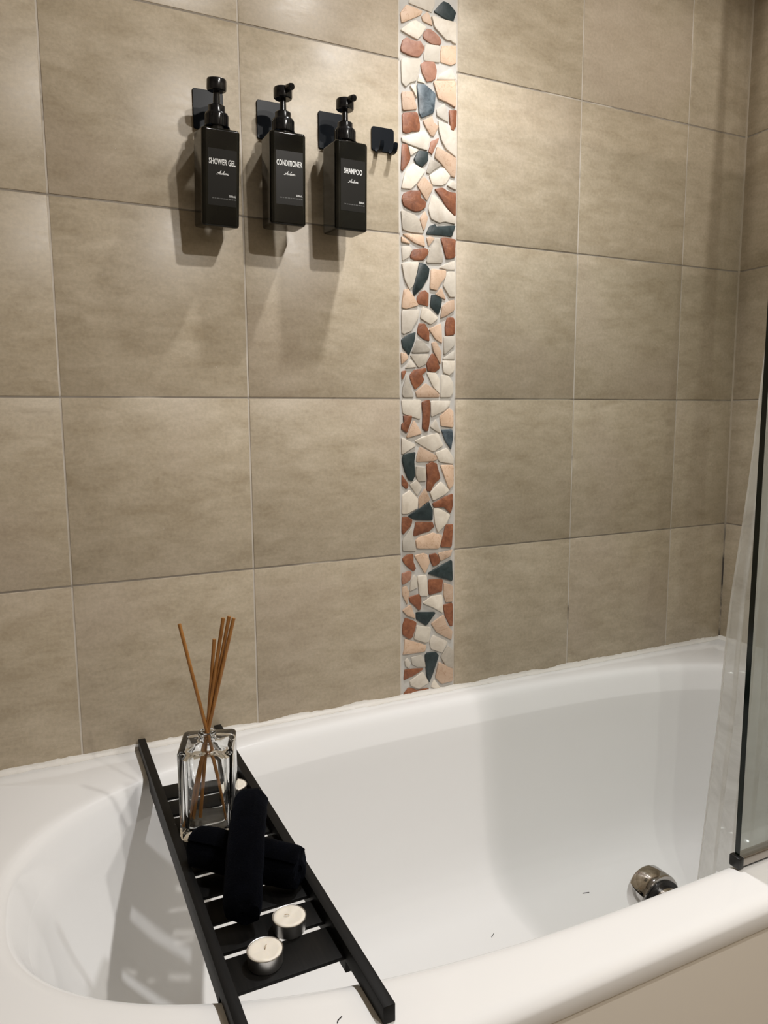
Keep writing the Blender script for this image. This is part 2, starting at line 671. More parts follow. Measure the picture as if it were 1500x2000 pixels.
# outlines read off three enlargements of the strip; each converted to wall metres
Z5, Z6, Z7 = (770, 0, 4.348), (770, 440, 4.348), (770, 880, 4.0)
STONES = [
 (Z5, [('W', '122,28 128,-10 340,-10 345,40 318,108 235,75'), ('K', '333,100 385,38 415,12 462,30 525,110 500,188 430,160'),
  ('P', '48,110 100,40 165,60 240,95 225,130 60,198'), ('P', '230,140 280,100 300,130 325,220 300,210 240,180'),
  ('W', '312,136 400,165 525,195 525,378 500,370 480,350 440,345 338,235'), ('W', '48,255 140,185 180,175 268,235 230,300 195,342 110,295'),
  ('S', '240,300 275,245 310,250 380,310 402,360 385,385 310,372 250,330'), ('S', '52,415 70,340 100,320 160,350 220,352 250,400 245,440 205,488 150,480 60,440'),
  ('L', '262,375 385,390 380,460 385,535 255,518 248,480'), ('P', '402,390 525,388 525,540 480,558 392,530 390,450'),
  ('L', '55,495 225,500 210,600 185,690 130,705 95,740 60,700'), ('S', '222,545 250,525 340,528 360,600 350,670 320,692 275,698 235,620'),
  ('W', '375,640 480,580 522,660 520,680 360,680'), ('W', '205,640 225,625 262,712 195,695'),
  ('B', '190,715 260,720 350,800 335,960 230,1005 208,960 200,830'), ('P', '328,688 522,688 520,920 440,870 370,840'),
  ('W', '130,725 180,715 190,840 165,790'), ('P', '58,780 155,778 195,930 68,942'),
  ('R', '65,960 195,952 218,1050 215,1115 150,1118 100,1135 70,1120'), ('L', '355,930 425,880 450,950 460,1045 360,985'),
  ('R', '462,938 528,938 522,1080 500,1115 475,1105'), ('P', '240,1025 270,1010 320,985 335,1040 378,1075 335,1160 310,1155 270,1090'),
  ('W', '370,1020 460,1060 528,1120 528,1345 440,1270 400,1200 375,1110'), ('W', '58,1165 260,1110 300,1180 280,1280 220,1265 65,1205'),
  ('S', '310,1200 380,1170 355,1230 320,1315 288,1290'), ('R', '65,1220 110,1225 130,1300 135,1360 70,1455 55,1440'),
  ('W', '118,1235 210,1275 137,1328'), ('K', '165,1350 205,1280 285,1290 285,1370 235,1420 185,1395'),
  ('P', '360,1245 450,1300 528,1350 515,1510 480,1500 395,1390 340,1335'), ('G', '310,1350 400,1400 330,1450 300,1480 270,1465'),
  ('W', '85,1470 160,1385 265,1450 190,1560 140,1608 58,1600'), ('W', '295,1490 410,1420 490,1470 440,1560 400,1580 320,1570'),
  ('P', '190,1570 250,1495 330,1590 275,1710 230,1640'), ('L', '445,1575 495,1535 528,1570 525,1618 480,1600'),
  ('R', '62,1690 80,1640 130,1618 215,1620 225,1680 268,1720 262,1765 215,1795 170,1798 80,1750'),
  ('R', '340,1605 410,1595 450,1625 525,1640 520,1845 440,1755 395,1680'),
  ('W', '285,1770 320,1650 385,1700 450,1780 520,1850 515,1905 430,1885 380,1895 310,1860'),
  ('G', '55,1780 180,1825 215,1870 250,1985 140,1975 68,1950'), ('P', '215,1860 255,1790 285,1850 255,1950 240,1960')]),
 (Z6, [('K', '268,78 300,5 345,-10 355,10 520,2 488,98 400,88'), ('P', '70,75 115,70 245,88 262,185 170,150'), ('P', '58,95 108,125 135,160 60,140'),
  ('P', '272,105 300,95 345,110 290,182'), ('R', '392,112 425,103 520,120 515,275 440,287 425,230'),
  ('G', '350,110 385,115 395,190 418,285 400,325 280,322 270,305 300,200'), ('W', '62,180 125,175 152,205 125,270 68,305'),
  ('R', '132,270 160,205 260,195 285,205 285,250 250,295 170,298'), ('W', '378,360 470,312 515,300 515,380 450,380'),
  ('W', '60,318 205,310 190,400 160,515 128,548 85,460'), ('K', '213,318 265,330 298,370 290,440 240,530 168,602 155,550 193,400'),
  ('P', '310,370 440,385 435,440 390,500 360,555 300,540'), ('L', '450,395 515,395 515,612 470,612 410,510'),
  ('P', '400,530 438,635 345,590'), ('P', '80,545 115,540 165,610 205,680 100,712 62,700 65,640'),
  ('R', '190,610 215,570 260,550 292,580 288,690 235,675 200,665'), ('K', '315,588 345,590 405,630 395,700 372,762 302,685'),
  ('P', '405,690 450,650 505,630 510,720 440,770 390,790'), ('W', '60,718 210,720 205,780 165,850 140,900 80,925 62,915'),
  ('W', '238,692 300,720 372,790 310,845 218,790'), ('R', '430,900 435,830 450,785 500,785 512,820 508,930 440,942'),
  ('R', '198,880 210,832 260,835 298,910 298,985 250,970 195,920'), ('P', '290,880 398,832 408,1005 350,970'),
  ('K', '58,970 110,930 182,905 170,990 125,1105 70,1040'), ('G', '145,1085 190,970 240,985 305,1055 290,1080'),
  ('L', '415,945 512,940 510,1020 420,1105'), ('P', '315,1000 350,985 400,1080 390,1185 330,1070'),
  ('G', '132,1098 298,1092 270,1180 205,1212'), ('P', '55,1080 100,1090 118,1130 60,1182'), ('W', '90,1215 135,1135 188,1205'),
  ('R', '272,1180 320,1085 365,1140 385,1215 345,1250 280,1235'), ('L', '412,1128 510,1060 512,1143 415,1143'),
  ('W', '405,1150 512,1152 505,1240 465,1275 415,1250'), ('R', '60,1240 100,1235 65,1318'),
  ('R', '132,1270 170,1225 270,1210 272,1240 235,1270 255,1310 230,1350 175,1398 135,1310'),
  ('G', '65,1440 70,1380 105,1265 138,1360 165,1462 80,1462'), ('P', '180,1415 265,1340 350,1400 385,1440 380,1462 190,1462'),
  ('W', '272,1250 350,1250 385,1310 386,1435 330,1375'), ('L', '395,1270 460,1275 500,1340 500,1420 470,1462 388,1462 396,1410'),
  ('L', '60,1480 225,1480 228,1570 218,1650 70,1600'), ('R', '232,1500 300,1480 300,1640 285,1745 262,1750 235,1720 240,1600'),
  ('W', '308,1490 475,1490 470,1530 420,1580 310,1630'), ('P', '385,1620 465,1552 500,1580 500,1718 395,1705'),
  ('R', '75,1615 150,1618 128,1700 105,1765 58,1730 60,1690 80,1670'), ('P', '98,1808 165,1650 235,1770'),
  ('W', '300,1710 350,1645 395,1768 350,1745'), ('B', '398,1735 490,1730 500,1800 480,1905 430,1830'),
  ('W', '170,1830 240,1795 370,1762 415,1870 330,1925 230,1870'), ('W', '60,1798 190,1868 60,1950'),
  ('P', '215,1880 255,1900 345,1950 365,1985 330,2005 185,2010 190,1960')]),
 (Z7, [('K', '58,70 70,30 165,10 155,80 160,200 140,238 110,230 80,160'), ('W', '318,15 410,-20 440,20 462,60 462,105 350,88'),
  ('G', '170,120 245,135 248,240 185,242 165,190'), ('R', '250,110 290,85 330,100 345,160 358,215 320,250 280,320 250,315 255,220 250,160'),
  ('P', '358,112 462,112 462,265 430,305 400,230'), ('R', '58,185 110,260 105,295 90,300 58,270'), ('W', '118,268 175,228 218,290 180,355'),
  ('W', '275,325 360,240 428,310 390,345 300,392'), ('W', '60,350 120,308 185,380 180,450 100,495 58,495'),
  ('P', '240,292 280,385 225,425 190,455 190,370'), ('R', '298,412 390,360 455,335 455,430 435,490 390,445 310,445'),
  ('K', '105,510 270,400 300,465 298,545 160,542'), ('W', '305,450 345,450 435,500 400,580 340,640 315,570'),
  ('R', '60,520 100,515 140,540 130,590 70,655 58,640'), ('R', '150,640 165,555 300,558 312,595 275,630 170,665 150,665'),
  ('R', '400,575 458,575 445,755 360,755 375,690'), ('L', '62,700 130,600 150,690 172,785 65,785'),
  ('P', '165,700 200,670 260,658 300,640 375,660 350,765 175,765'), ('R', '62,845 100,812 148,808 150,870 170,920 150,945 115,920 75,880'),
  ('P', '155,820 230,800 260,815 280,870 245,955 235,955 190,880'), ('R', '270,815 325,800 352,850 350,880 300,905'),
  ('P', '340,800 455,772 440,825 360,865'), ('K', '258,960 345,905 450,850 455,1020 350,990'), ('S', '58,960 115,938 135,950 125,1010 62,1050'),
  ('L', '120,1100 125,1030 155,968 176,1000 180,1070'), ('W', '178,980 252,970 262,1135 195,1135'), ('R', '264,1005 380,1005 375,1100 268,1130'),
  ('P', '385,1030 455,1055 455,1180 400,1185 382,1120'), ('P', '60,1070 95,1055 120,1110 100,1205 62,1130'),
  ('R', '115,1145 200,1120 212,1170 205,1240 190,1248 120,1180'), ('W', '218,1190 290,1135 375,1125 380,1270 300,1225'),
  ('R', '382,1205 455,1185 455,1370 435,1370 395,1290'), ('P', '62,1250 125,1200 165,1310 100,1290'), ('K', '168,1262 325,1260 250,1370 170,1320'),
  ('R', '65,1360 85,1305 175,1340 140,1460 110,1470 65,1440'), ('P', '285,1350 385,1280 410,1360 455,1410 445,1480 330,1420'),
  ('L', '150,1470 175,1365 285,1380 268,1490 240,1500'), ('W', '272,1490 300,1440 418,1490 375,1580 285,1550'),
  ('P', '75,1560 80,1470 250,1520 240,1570 65,1595'), ('G', '360,1610 420,1520 458,1560 455,1700 400,1680'),
  ('K', '238,1600 255,1578 325,1572 345,1600 300,1740 270,1815 250,1750'), ('W', '80,1640 100,1618 128,1660 110,1700 85,1680'),
  ('L', '130,1615 210,1595 240,1650 245,1690 180,1690 138,1670'), ('P', '318,1770 345,1650 460,1700 455,1800 365,1820'),
  ('R', '75,1760 80,1710 235,1700 150,1760 75,1795'), ('W', '120,1800 220,1725 270,1810 190,1860 125,1835'),
  ('W', '285,1845 310,1785 360,1850 320,1860'), ('R', '60,1920 110,1850 180,1870 270,1855 265,1885 130,1910 60,1945')]),
]


def stone_obj(kind, poly, dz=0.0):
    """poly: list of (x, z) on the wall, metres"""
    area = sum(poly[i][0] * poly[(i + 1) % len(poly)][1] - poly[(i + 1) % len(poly)][0] * poly[i][1] for i in range(len(poly)))
    if area < 0:
        poly = poly[::-1]
    q = []
    k = 0.08
    for i, p in enumerate(poly):
        a, b = Vector(poly[i - 1]), Vector(poly[(i + 1) % len(poly)])
        p = Vector(p)
        q.append(p.lerp(a, k))
        q.append(p.lerp(b, k))
    if kind in 'RS':                      # the rust stones have ragged edges
        q2 = []
        for i, p in enumerate(q):
            n = q[(i + 1) % len(q)]
            q2.append(p)
            if (n - p).length > 0.006:
                d = (n - p).orthogonal().normalized()
                q2.append(p.lerp(n, 0.5) + d * rnd.uniform(-0.0009, 0.0006))
        q = q2
    c = sum(q, Vector((0, 0))) / len(q)
    q = [Vector((min(max(p.x, XM0 + 0.0014), XM1 - 0.0014), p.y + dz)) for p in q]
    c.y += dz
    h = rnd.uniform(-0.0032, -0.0012)
    tx, tz = rnd.uniform(-0.02, 0.02), rnd.uniform(-0.02, 0.02)

    def ring(ins, y, tilt):
        out = []
        for p in q:
            d = p - c
            L = max(d.length, 1e-6)
            pp = c + d * max(0.2, (L - ins) / L)
            out.append((pp.x - c.x, y + (tx * (pp.x - c.x) + tz * (pp.y - c.y)) * tilt, pp.y - c.y))
        return out
    V, Fc = loft([ring(0.0, 0.004, 0), ring(0.0, h + 0.0008, 1), ring(0.0004, h + 0.0002, 1), ring(0.0010, h, 1)], False, True)
    me = bpy.data.meshes.new('stone')
    me.from_pydata(V, [], Fc)
    me.materials.append(STONE[kind])
    me.shade_smooth()
    me.set_sharp_from_angle(angle=math.radians(40))
    o = bpy.data.objects.new('stone', me)
    COL.objects.link(o)
    o.parent = strip
    o.location = (c.x, 0, c.y)
    return o


all_polys = []
for (ox, oy, s), lst in STONES:
    for kind, txt in lst:
        pp = []
        for w in txt.split():
            u, v = w.split(',')
            w3 = pixel_on_wall(ox + float(u) / s, oy + float(v) / s)
            pp.append((w3.x, w3.z))
        all_polys.append((kind, pp))
ztop = max(z for k, pp in all_polys[:3] for x, z in pp)
for kind, pp in all_polys:
    stone_obj(kind, pp)
for kind, pp in all_polys:               # the sheet pattern goes on above the frame
    lo, hi = min(p[1] for p in pp) + 0.999 - 0.027, max(p[1] for p in pp) + 0.999 - 0.027
    if lo > ztop - 0.004 and hi < CEIL - 0.003:
        stone_obj(kind, pp, 0.999 - 0.027)

# ---------------------------------------------------------------- bathtub
CX, CY = 0.72, -0.40
X0, X1, Y0, Y1 = -0.19, XC, -0.825, 0.0
NA = 288
phis = [2 * PI * k / NA for k in range(NA)]
for xx in (X0, X1):
    for yy in (Y0, Y1):
        phis.append(math.atan2(yy - CY, xx - CX) % (2 * PI))
phis = sorted(phis)


def rect_ring(ins, z, back=0.0):
    out = []
    x0, x1, y0, y1 = X0 + ins, X1 - ins * 0.2, Y0 + ins, Y1 - ins * 0.2
    for ph in phis:
        c, s = math.cos(ph), math.sin(ph)
        t = 1e9
        if c > 1e-9: t = min(t, (x1 - CX) / c)
        if c < -1e-9: t = min(t, (x0 - CX) / c)
        if s > 1e-9: t = min(t, (y1 - CY) / s)
        if s < -1e-9: t = min(t, (y0 - CY) / s)
        out.append((CX + c * t, CY + s * t, z))
    return out


def open_ring(dl, dr, db, z, df=None):
    out = []
    df = db if df is None else df
    for ph in phis:
        c, s = math.cos(ph), math.sin(ph)
        a, n = ((0.90 - dr), 3.2) if c > 0 else ((0.79 - dl), 2.5)
        w = abs(s) ** 2
        b = 0.345 - (db if s > 0 else df)
        n = 2.85 + 0.35 * c / max(abs(c), 0.25) if abs(c) < 0.25 else n
        r = 1.0 / ((abs(c) / a) ** n + (abs(s) / b) ** n) ** (1.0 / n)
        out.append((CX + c * r, CY + s * r, z))
    return out


tub = empty('bathtub', (CX, CY, 0.0))
tag(tub, 'built-in white glossy bathtub below the tiled wall', 'bathtub')
rings = [rect_ring(0.026, 0.526), rect_ring(0.0040, 0.525), rect_ring(0.0015, 0.5258), rect_ring(0.0006, 0.528), rect_ring(0.0, 0.536), rect_ring(0.0, 0.5465), rect_ring(0.002, 0.5505), rect_ring(0.007, 0.556),
         rect_ring(0.014, 0.5592), rect_ring(0.022, 0.560)]
rings += [open_ring(*(v,) * 3, z) for v, z in ((-0.022, 0.560), (-0.013, 0.5597), (-0.006, 0.5585), (0.0, 0.5560), (0.005, 0.5515), (0.0090, 0.5450), (0.0135, 0.536), (0.0200, 0.522), (0.0262, 0.5085), (0.0270, 0.5065))]
rings += [open_ring(dl, dr, db, z) for dl, dr, db, z in (
    (0.0285, 0.0275, 0.0274, 0.5045), (0.038, 0.031, 0.0300, 0.47), (0.066, 0.040, 0.0365, 0.40), (0.108, 0.053, 0.0455, 0.32), (0.160, 0.067, 0.0570, 0.245),
    (0.195, 0.080, 0.0680, 0.205), (0.225, 0.097, 0.083, 0.178), (0.255, 0.118, 0.103, 0.159), (0.290, 0.145, 0.127, 0.147), (0.340, 0.190, 0.165, 0.1405), (0.42, 0.30, 0.22, 0.1385), (0.60, 0.55, 0.29, 0.1375))]
V, Fc = loft(rings, False, True)
V = [(x - CX, y - CY, z) for x, y, z in V]
tub_shell = mesh_obj('tub_shell', V, Fc, 'white_acrylic', tub, 60)
pa = box_bm(X0 + 0.02 - CX, X1 - 0.004 - CX, Y0 + 0.0040 - CY, Y0 + 0.020 - CY, 0.0, 0.5235)
for v in pa.verts:                       # the panel leans out towards the floor
    if v.co.z < 0.1:
        v.co.y -= 0.065
bm_obj('front_panel', pa, 'bath_panel_cream', tub)
bm_obj('end_panel', box_bm(X0 + 0.02 - CX, X0 + 0.034 - CX, Y0 + 0.036 - CY, -0.002 - CY, 0.0, 0.5245), 'bath_panel_cream', tub)
# chrome overflow control on the near inner wall
kn = Vector((0.776 - CX, -0.712 - CY, 0.489))
RX = (-PI / 2, 0, 0)       # lathe axis z -> +y, into the tub
flange = lathe('overflow_stem', [(0.0, -0.015), (0.027, -0.015), (0.027, 0.006), (0.0245, 0.008), (0.0245, 0.034), (0.0, 0.034)], 'chrome', tub, 48, 35, kn, RX)
knob = lathe('overflow_knob', [(0.0, 0.026), (0.030, 0.026), (0.0345, 0.0275), (0.0355, 0.030), (0.0355, 0.056), (0.034, 0.059), (0.030, 0.061), (0.0, 0.0615)], 'chrome', tub, 48, 35, kn, RX)
lathe('black_gasket', [(0.0, 0.022), (0.0305, 0.022), (0.0305, 0.0258), (0.0, 0.0258)], 'black_rubber', tub, 40, 35, kn, RX)

# silicone joint between tub and wall, and stained joint in the corner


def bead(name, length, fn, mat):
    n = int(length / 0.006)
    rings = []
    for i in range(n + 1):
        s = length * i / n
        rings.append(fn(s))
    V, Fc = loft(rings)
    return tag(mesh_obj(name, V, Fc, mat, None, 60), kind='structure')


def bead_wall(s):
    x = X0 + s
    a = 0.010 + 0.0045 * noise.noise(Vector((x * 18, 0, 0))) + 0.002 * noise.noise(Vector((x * 70, 3, 0)))
    h = 0.0085 + 0.0045 * noise.noise(Vector((x * 14, 7, 0))) + 0.0025 * noise.noise(Vector((x * 90, 1, 0)))
    return [(x, 0.002, DECK - 0.004), (x, -a, DECK - 0.003), (x, -a, DECK + 0.0008), (x, -a * 0.55, DECK + h * 0.30), (x, -a * 0.25, DECK + h * 0.6), (x, -0.0016, DECK + h), (x, 0.002, DECK + h)]


bead('trim_1', X1 - X0, bead_wall, 'white_silicone')


def bead_end(s):
    y = -s
    a = 0.009 + 0.003 * noise.noise(Vector((y * 18, 0, 5)))
    h = 0.009 + 0.003 * noise.noise(Vector((y * 30, 7, 5)))
    x = XC
    return [(x + 0.002, y, DECK - 0.004), (x - a, y, DECK - 0.003), (x - a, y, DECK + 0.0008), (x - a * 0.5, y, DECK + h * 0.35), (x - 0.0016, y, DECK + h), (x + 0.002, y, DECK + h)]


bead('trim_2', 0.82, bead_end, 'white_silicone')


def bead_corner(s):
    z = DECK + 0.004 + s
    a = 0.0032 + 0.0012 * noise.noise(Vector((z * 40, 0, 9)))
    x = XC
    return [(x + 0.001, 0.001, z), (x - a, 0.001, z), (x - a * 0.6, -a * 0.6, z), (x + 0.001, -a, z)]


bead('trim_3', CEIL - DECK - 0.006, bead_corner, 'stained_corner_sealant')

# ---------------------------------------------------------------- bottles on the wall
BW, BH = 0.0652, 0.1555


def rrect_ring(hw, r, z, n=6):
    pts = []
    for cx, cy, a0 in ((hw - r, hw - r, 0), (-hw + r, hw - r, 90), (-hw + r, -hw + r, 180), (hw - r, -hw + r, 270)):
        for k in range(n + 1):
            a = math.radians(a0 + 90 * k / n)
            pts.append((cx + r * math.cos(a), cy + r * math.sin(a), z))
    return pts


def text_part(name, body, parent, mat, width, height, x, z, y, bold=0.0, shear=0.0):
    cu = bpy.data.curves.new(name, 'FONT')
    cu.body = body
    cu.align_x = 'CENTER'
    cu.align_y = 'CENTER'
    cu.shear = shear
    cu.offset = bold
    cu.extrude = 0.0
    cu.resolution_u = 3
    to = bpy.data.objects.new('tmp_text', cu)
    COL.objects.link(to)
    dg = bpy.context.evaluated_depsgraph_get()
    me = bpy.data.meshes.new_from_object(to.evaluated_get(dg))
    bpy.data.objects.remove(to)
    bpy.data.curves.remove(cu)
    xs = [v.co.x for v in me.vertices]
    ys = [v.co.y for v in me.vertices]
    sx, sy = width / (max(xs) - min(xs)), height / (max(ys) - min(ys))
    mx, my = (max(xs) + min(xs)) / 2, (max(ys) + min(ys)) / 2
    for v in me.vertices:
        v.co = Vector((x + (v.co.x - mx) * sx, y, z + (v.co.y - my) * sy))
    me.materials.clear()
    me.materials.append(MATS[mat])
    bm = bmesh.new()
    bm.from_mesh(me)
    bmesh.ops.recalc_face_normals(bm, faces=bm.faces)
    for f in bm.faces:
        if f.normal.y > 0:
            f.normal_flip()
    bm.to_mesh(me)
    bm.free()
    o = bpy.data.objects.new(name, me)
    COL.objects.link(o)
    o.parent = parent
    return o


def script_strokes(parent, x, z, y, w):
    """the small handwritten signature, drawn as thin pen strokes"""
    segs = [
        [(0.00, 0.10), (0.06, 0.02), (0.13, 0.12), (0.22, 0.62), (0.27, 0.95), (0.25, 0.60), (0.245, 0.12), (0.28, 0.06)],
        [(0.05, 0.42), (0.16, 0.40), (0.31, 0.46)],
        [(0.33, 0.42), (0.32, 0.15), (0.36, 0.06), (0.41, 0.20), (0.44, 0.42), (0.42, 0.12), (0.46, 0.08)],
        [(0.48, 0.12), (0.55, 0.55), (0.58, 0.85), (0.555, 0.88), (0.53, 0.45), (0.525, 0.10), (0.57, 0.06), (0.62, 0.22), (0.60, 0.38), (0.55, 0.32)],
        [(0.69, 0.40), (0.65, 0.22), (0.68, 0.06), (0.735, 0.12), (0.75, 0.32), (0.70, 0.41), (0.78, 0.36)],
        [(0.81, 0.40), (0.80, 0.08), (0.86, 0.36), (0.91, 0.40), (0.905, 0.12), (0.94, 0.06), (1.00, 0.16)]]
    V, Fc = [], []
    h = w * 0.34
    for s in segs:
        pts = [Vector((x + (px - 0.5 + 0.14 * py) * w, 0, z + (py - 0.5) * h)) for px, py in s]
        for i in range(len(pts) - 1):
            d = (pts[i + 1] - pts[i])
            nrm = Vector((-d.z, 0, d.x)).normalized() * (0.00028 if d.z > 0 else 0.00048)
            k = len(V)
            for p in (pts[i] - nrm, pts[i] + nrm, pts[i + 1] + nrm, pts[i + 1] - nrm):
                V.append((p.x, y, p.z))
            Fc.append((k, k + 1, k + 2, k + 3))
    return mesh_obj('signature', V, Fc, 'white_print', parent)


def make_bottle(name, label, loc, tilt, turn, words, tw, spout_dir, level, holder_x):
    b = empty(name, loc)
    b.rotation_mode = 'ZYX'
    b.rotation_euler = (tilt, 0, turn)
    tag(b, label, 'bottle')
    hw, hh = BW / 2, BH / 2
    rg = [rrect_ring(hw - 0.006, 0.004, -hh), rrect_ring(hw - 0.002, 0.006, -hh + 0.0010), rrect_ring(hw, 0.0075, -hh + 0.0040), rrect_ring(hw, 0.0075, hh - 0.0045),
          rrect_ring(hw - 0.0015, 0.0065, hh - 0.0012), rrect_ring(hw - 0.005, 0.005, hh)]
    V, Fc = loft(rg)
    body = mesh_obj('body', V, Fc, 'smoked_plastic', b, 50)
    wn = body.modifiers.new('flat_faces', 'WEIGHTED_NORMAL')
    wn.weight = 100
    wn.keep_sharp = True
    yf = -hw - 0.0002
    lx0, lx1 = -hw + 0.0095, hw - 0.0065
    mesh_obj('label', [(lx0, yf, -0.044), (lx1, yf, -0.044), (lx1, yf, 0.045), (lx0, yf, 0.045)], [(0, 1, 2, 3)], 'smoked_label', b)
    yt = yf - 0.0002
    cx = (lx0 + lx1) / 2
    text_part('lettering', words, b, 'white_print', tw, 0.0094, cx, 0.0250, yt, 0.021)
    script_strokes(b, cx, 0.0085, yt, 0.021)
    text_part('volume_mark', '500mL', b, 'white_print', 0.0115, 0.0034, lx1 - 0.0068, -0.0272, yt, 0.01)
    text_part('small_print', 'llll lll llllll lllll lll lllll llllll lll llll', b, 'grey_print', 0.0405, 0.0017, lx1 - 0.0215, -0.0325, yt, 0.0)
    # pump
    zt = hh
    lathe('neck', [(0.0, zt - 0.002), (0.0165, zt - 0.002), (0.0165, zt + 0.0015), (0.0155, zt + 0.002), (0.0155, zt + 0.010), (0.0, zt + 0.010)], 'black_gloss_plastic', b, 36)
    col_prof = [(0.0, zt + 0.007), (0.0190, zt + 0.007), (0.0195, zt + 0.008), (0.0192, zt + 0.026), (0.0180, zt + 0.028), (0.0150, zt + 0.0285), (0.0145, zt + 0.030), (0.0142, zt + 0.0385),
                (0.0125, zt + 0.040), (0.0, zt + 0.040)]
    collar = lathe('collar', col_prof, 'black_gloss_plastic', b, 40)
    rv = []
    for k in range(30):
        a = 2 * PI * k / 30
        rv.append((a,))
    bm = bmesh.new()
    for (a,) in rv:
        m4 = Matrix.Rotation(a, 4, 'Z') @ Matrix.Translation((0.0194, 0, zt + 0.0165))
        r = bmesh.ops.create_cube(bm, size=1.0, matrix=m4 @ Matrix.Diagonal((0.0009, 0.0016, 0.016, 1)))
    bm_obj('grip_ribs', bm, 'black_gloss_plastic', collar)
    lathe('stem', [(0.0, zt + 0.036), (0.0062, zt + 0.036), (0.0058, zt + 0.050), (0.0052, zt + 0.064), (0.0, zt + 0.064)], 'black_gloss_plastic', b, 24)
    head = lathe('pump_head', [(0.0, zt + 0.061), (0.0140, zt + 0.061), (0.0160, zt + 0.0625), (0.0165, zt + 0.065), (0.0165, zt + 0.077), (0.0155, zt + 0.0795), (0.0120, zt + 0.0805), (0.0, zt + 0.0808)], 'black_gloss_plastic', b, 40)
    d = Vector((spout_dir[0], spout_dir[1], 0)).normalized()
    zz = zt + 0.0745
    pts = [d * 0.006 + Vector((0, 0, zz)), d * 0.018 + Vector((0, 0, zz + 0.0006)), d * 0.026 + Vector((0, 0, zz + 0.0004)), d * 0.0305 + Vector((0, 0, zz - 0.0006)), d * 0.0318 + Vector((0, 0, zz - 0.0012))]
    sp = tube('spout', pts, [0.0064, 0.0062, 0.0060, 0.0057, 0.0044], 'black_gloss_plastic', b, 16)
    return b


def make_holder(label, x0, zneck, xneck, yneck):
    h = empty('bottle_holder', (x0 + 0.027, 0, 1.690))
    tag(h, label, 'holder', 'black adhesive holders stuck on the tiles')
    rounded_plate('plate', -0.027, 0.027, 0.0, 0.068, -0.0035, -0.0004, 0.004, 'black_satin_metal', h)
    # forked shelf that grips the bottle's neck under the collar
    bm = bmesh.new()
    o = Vector((x0 + 0.027, 0, 1.690))
    cx, cy, cz = xneck - o.x, yneck, zneck - o.z
    ri, ro = 0.0162, 0.0225
    outer, inner = [], []
    for k in range(25):
        a = math.radians(-50 + 280 * k / 24)
        outer.append((cx + ro * math.cos(a), cy + ro * math.sin(a)))
        inner.append((cx + ri * math.cos(a), cy + ri * math.sin(a)))
    n = len(outer)
    V = []
    for z in (cz - 0.0009, cz + 0.0009):
        V += [(x, y, z) for x, y in outer] + [(x, y, z) for x, y in inner]
    Fc = []
    for i in range(n - 1):
        Fc += [(i, i + 1, n + i + 1, n + i), (2 * n + i, 3 * n + i, 3 * n + i + 1, 2 * n + i + 1), (i, 2 * n + i, 2 * n + i + 1, i + 1), (n + i, n + i + 1, 3 * n + i + 1, 3 * n + i)]
    for i in (0, n - 1):
        Fc.append((i, n + i, 3 * n + i, 2 * n + i))
    mesh_obj('neck_ring', V, Fc, 'black_satin_metal', h)
    bm.free()
    zb = min(cz, 0.0) - 0.001
    bm_obj('bracket_arm', box_bm(cx - 0.012, cx + 0.012, cy + 0.017, -0.0030, cz - 0.0009, cz + 0.0009), 'black_satin_metal', h)
    if cz < 0.001:
        bm_obj('bracket_tab', box_bm(cx - 0.012, cx + 0.012, -0.0034, -0.0012, cz - 0.0009, 0.004), 'black_satin_metal', h)
    return h


def neck_point(loc, tilt, turn):
    return Vector(loc) + Matrix.Rotation(tilt, 3, 'X') @ Vector((0, 0, BH / 2 + 0.0042))


SPEC = [('soap_bottle', 'smoked square pump bottle printed SHOWER GEL', 'SHOWER GEL', 0.0455, (0.3182, -0.0622, 1.5880), 0.150, 0.0195, (0.55, 0.83), 0.97, 0.2945, 'black holder plate on the tiles behind the SHOWER GEL bottle'),
        ('soap_bottle', 'smoked square pump bottle printed CONDITIONER', 'CONDITIONER', 0.0465, (0.4390, -0.0632, 1.5988), 0.051, -0.0303, (0.25, -0.97), 0.97, 0.4105, 'black holder plate on the tiles behind the CONDITIONER bottle'),
        ('soap_bottle', 'black square pump bottle printed SHAMPOO beside the small hook', 'SHAMPOO', 0.0370, (0.5590, -0.0625, 1.6007), 0.034, 0.0336, (0.15, -0.99), 0.97, 0.5310, 'black holder plate on the tiles behind the SHAMPOO bottle')]
for nm, lb, words, tw, loc, tilt, turn, sd, lev, hx, hl in SPEC:
    make_bottle(nm, lb, loc, tilt, turn, words, tw, sd, lev, hx)
    npnt = neck_point(loc, tilt, turn)
    make_holder(hl, hx, npnt.z, npnt.x, npnt.y)

# ---------------------------------------------------------------- small double hook
hk = empty('wall_hook', (0.6670, 0, 1.6995))
tag(hk, 'small black adhesive plate with two upturned hooks', 'hook')
rounded_plate('plate', -0.0245, 0.0245, 0.003, 0.0485, -0.0032, -0.0004, 0.0055, 'black_satin_metal', hk)


def prong(cx):
    w, th = 0.0085, 0.0018
    path = [(-0.0025, 0.010), (-0.0030, 0.003), (-0.0055, -0.0005), (-0.011, -0.0015), (-0.018, -0.0012), (-0.0235, 0.0010), (-0.0262, 0.0055), (-0.0275, 0.0125), (-0.0280, 0.0150)]
    rings = []
    for i, (y, z) in enumerate(path):
        a = Vector(path[max(i - 1, 0)])
        b = Vector(path[min(i + 1, len(path) - 1)])
        t = (b - a).normalized()
        nn = Vector((-t.y, t.x)) * th / 2
        ww = w / 2 * (0.7 if i == len(path) - 1 else 1.0)
        rings.append([(cx - ww, y + nn.x, z + nn.y), (cx + ww, y + nn.x, z + nn.y), (cx + ww, y - nn.x, z - nn.y), (cx - ww, y - nn.x, z - nn.y)])
    V, Fc = loft(rings)
    return mesh_obj('prong', V, Fc, 'black_satin_metal', hk, 40)


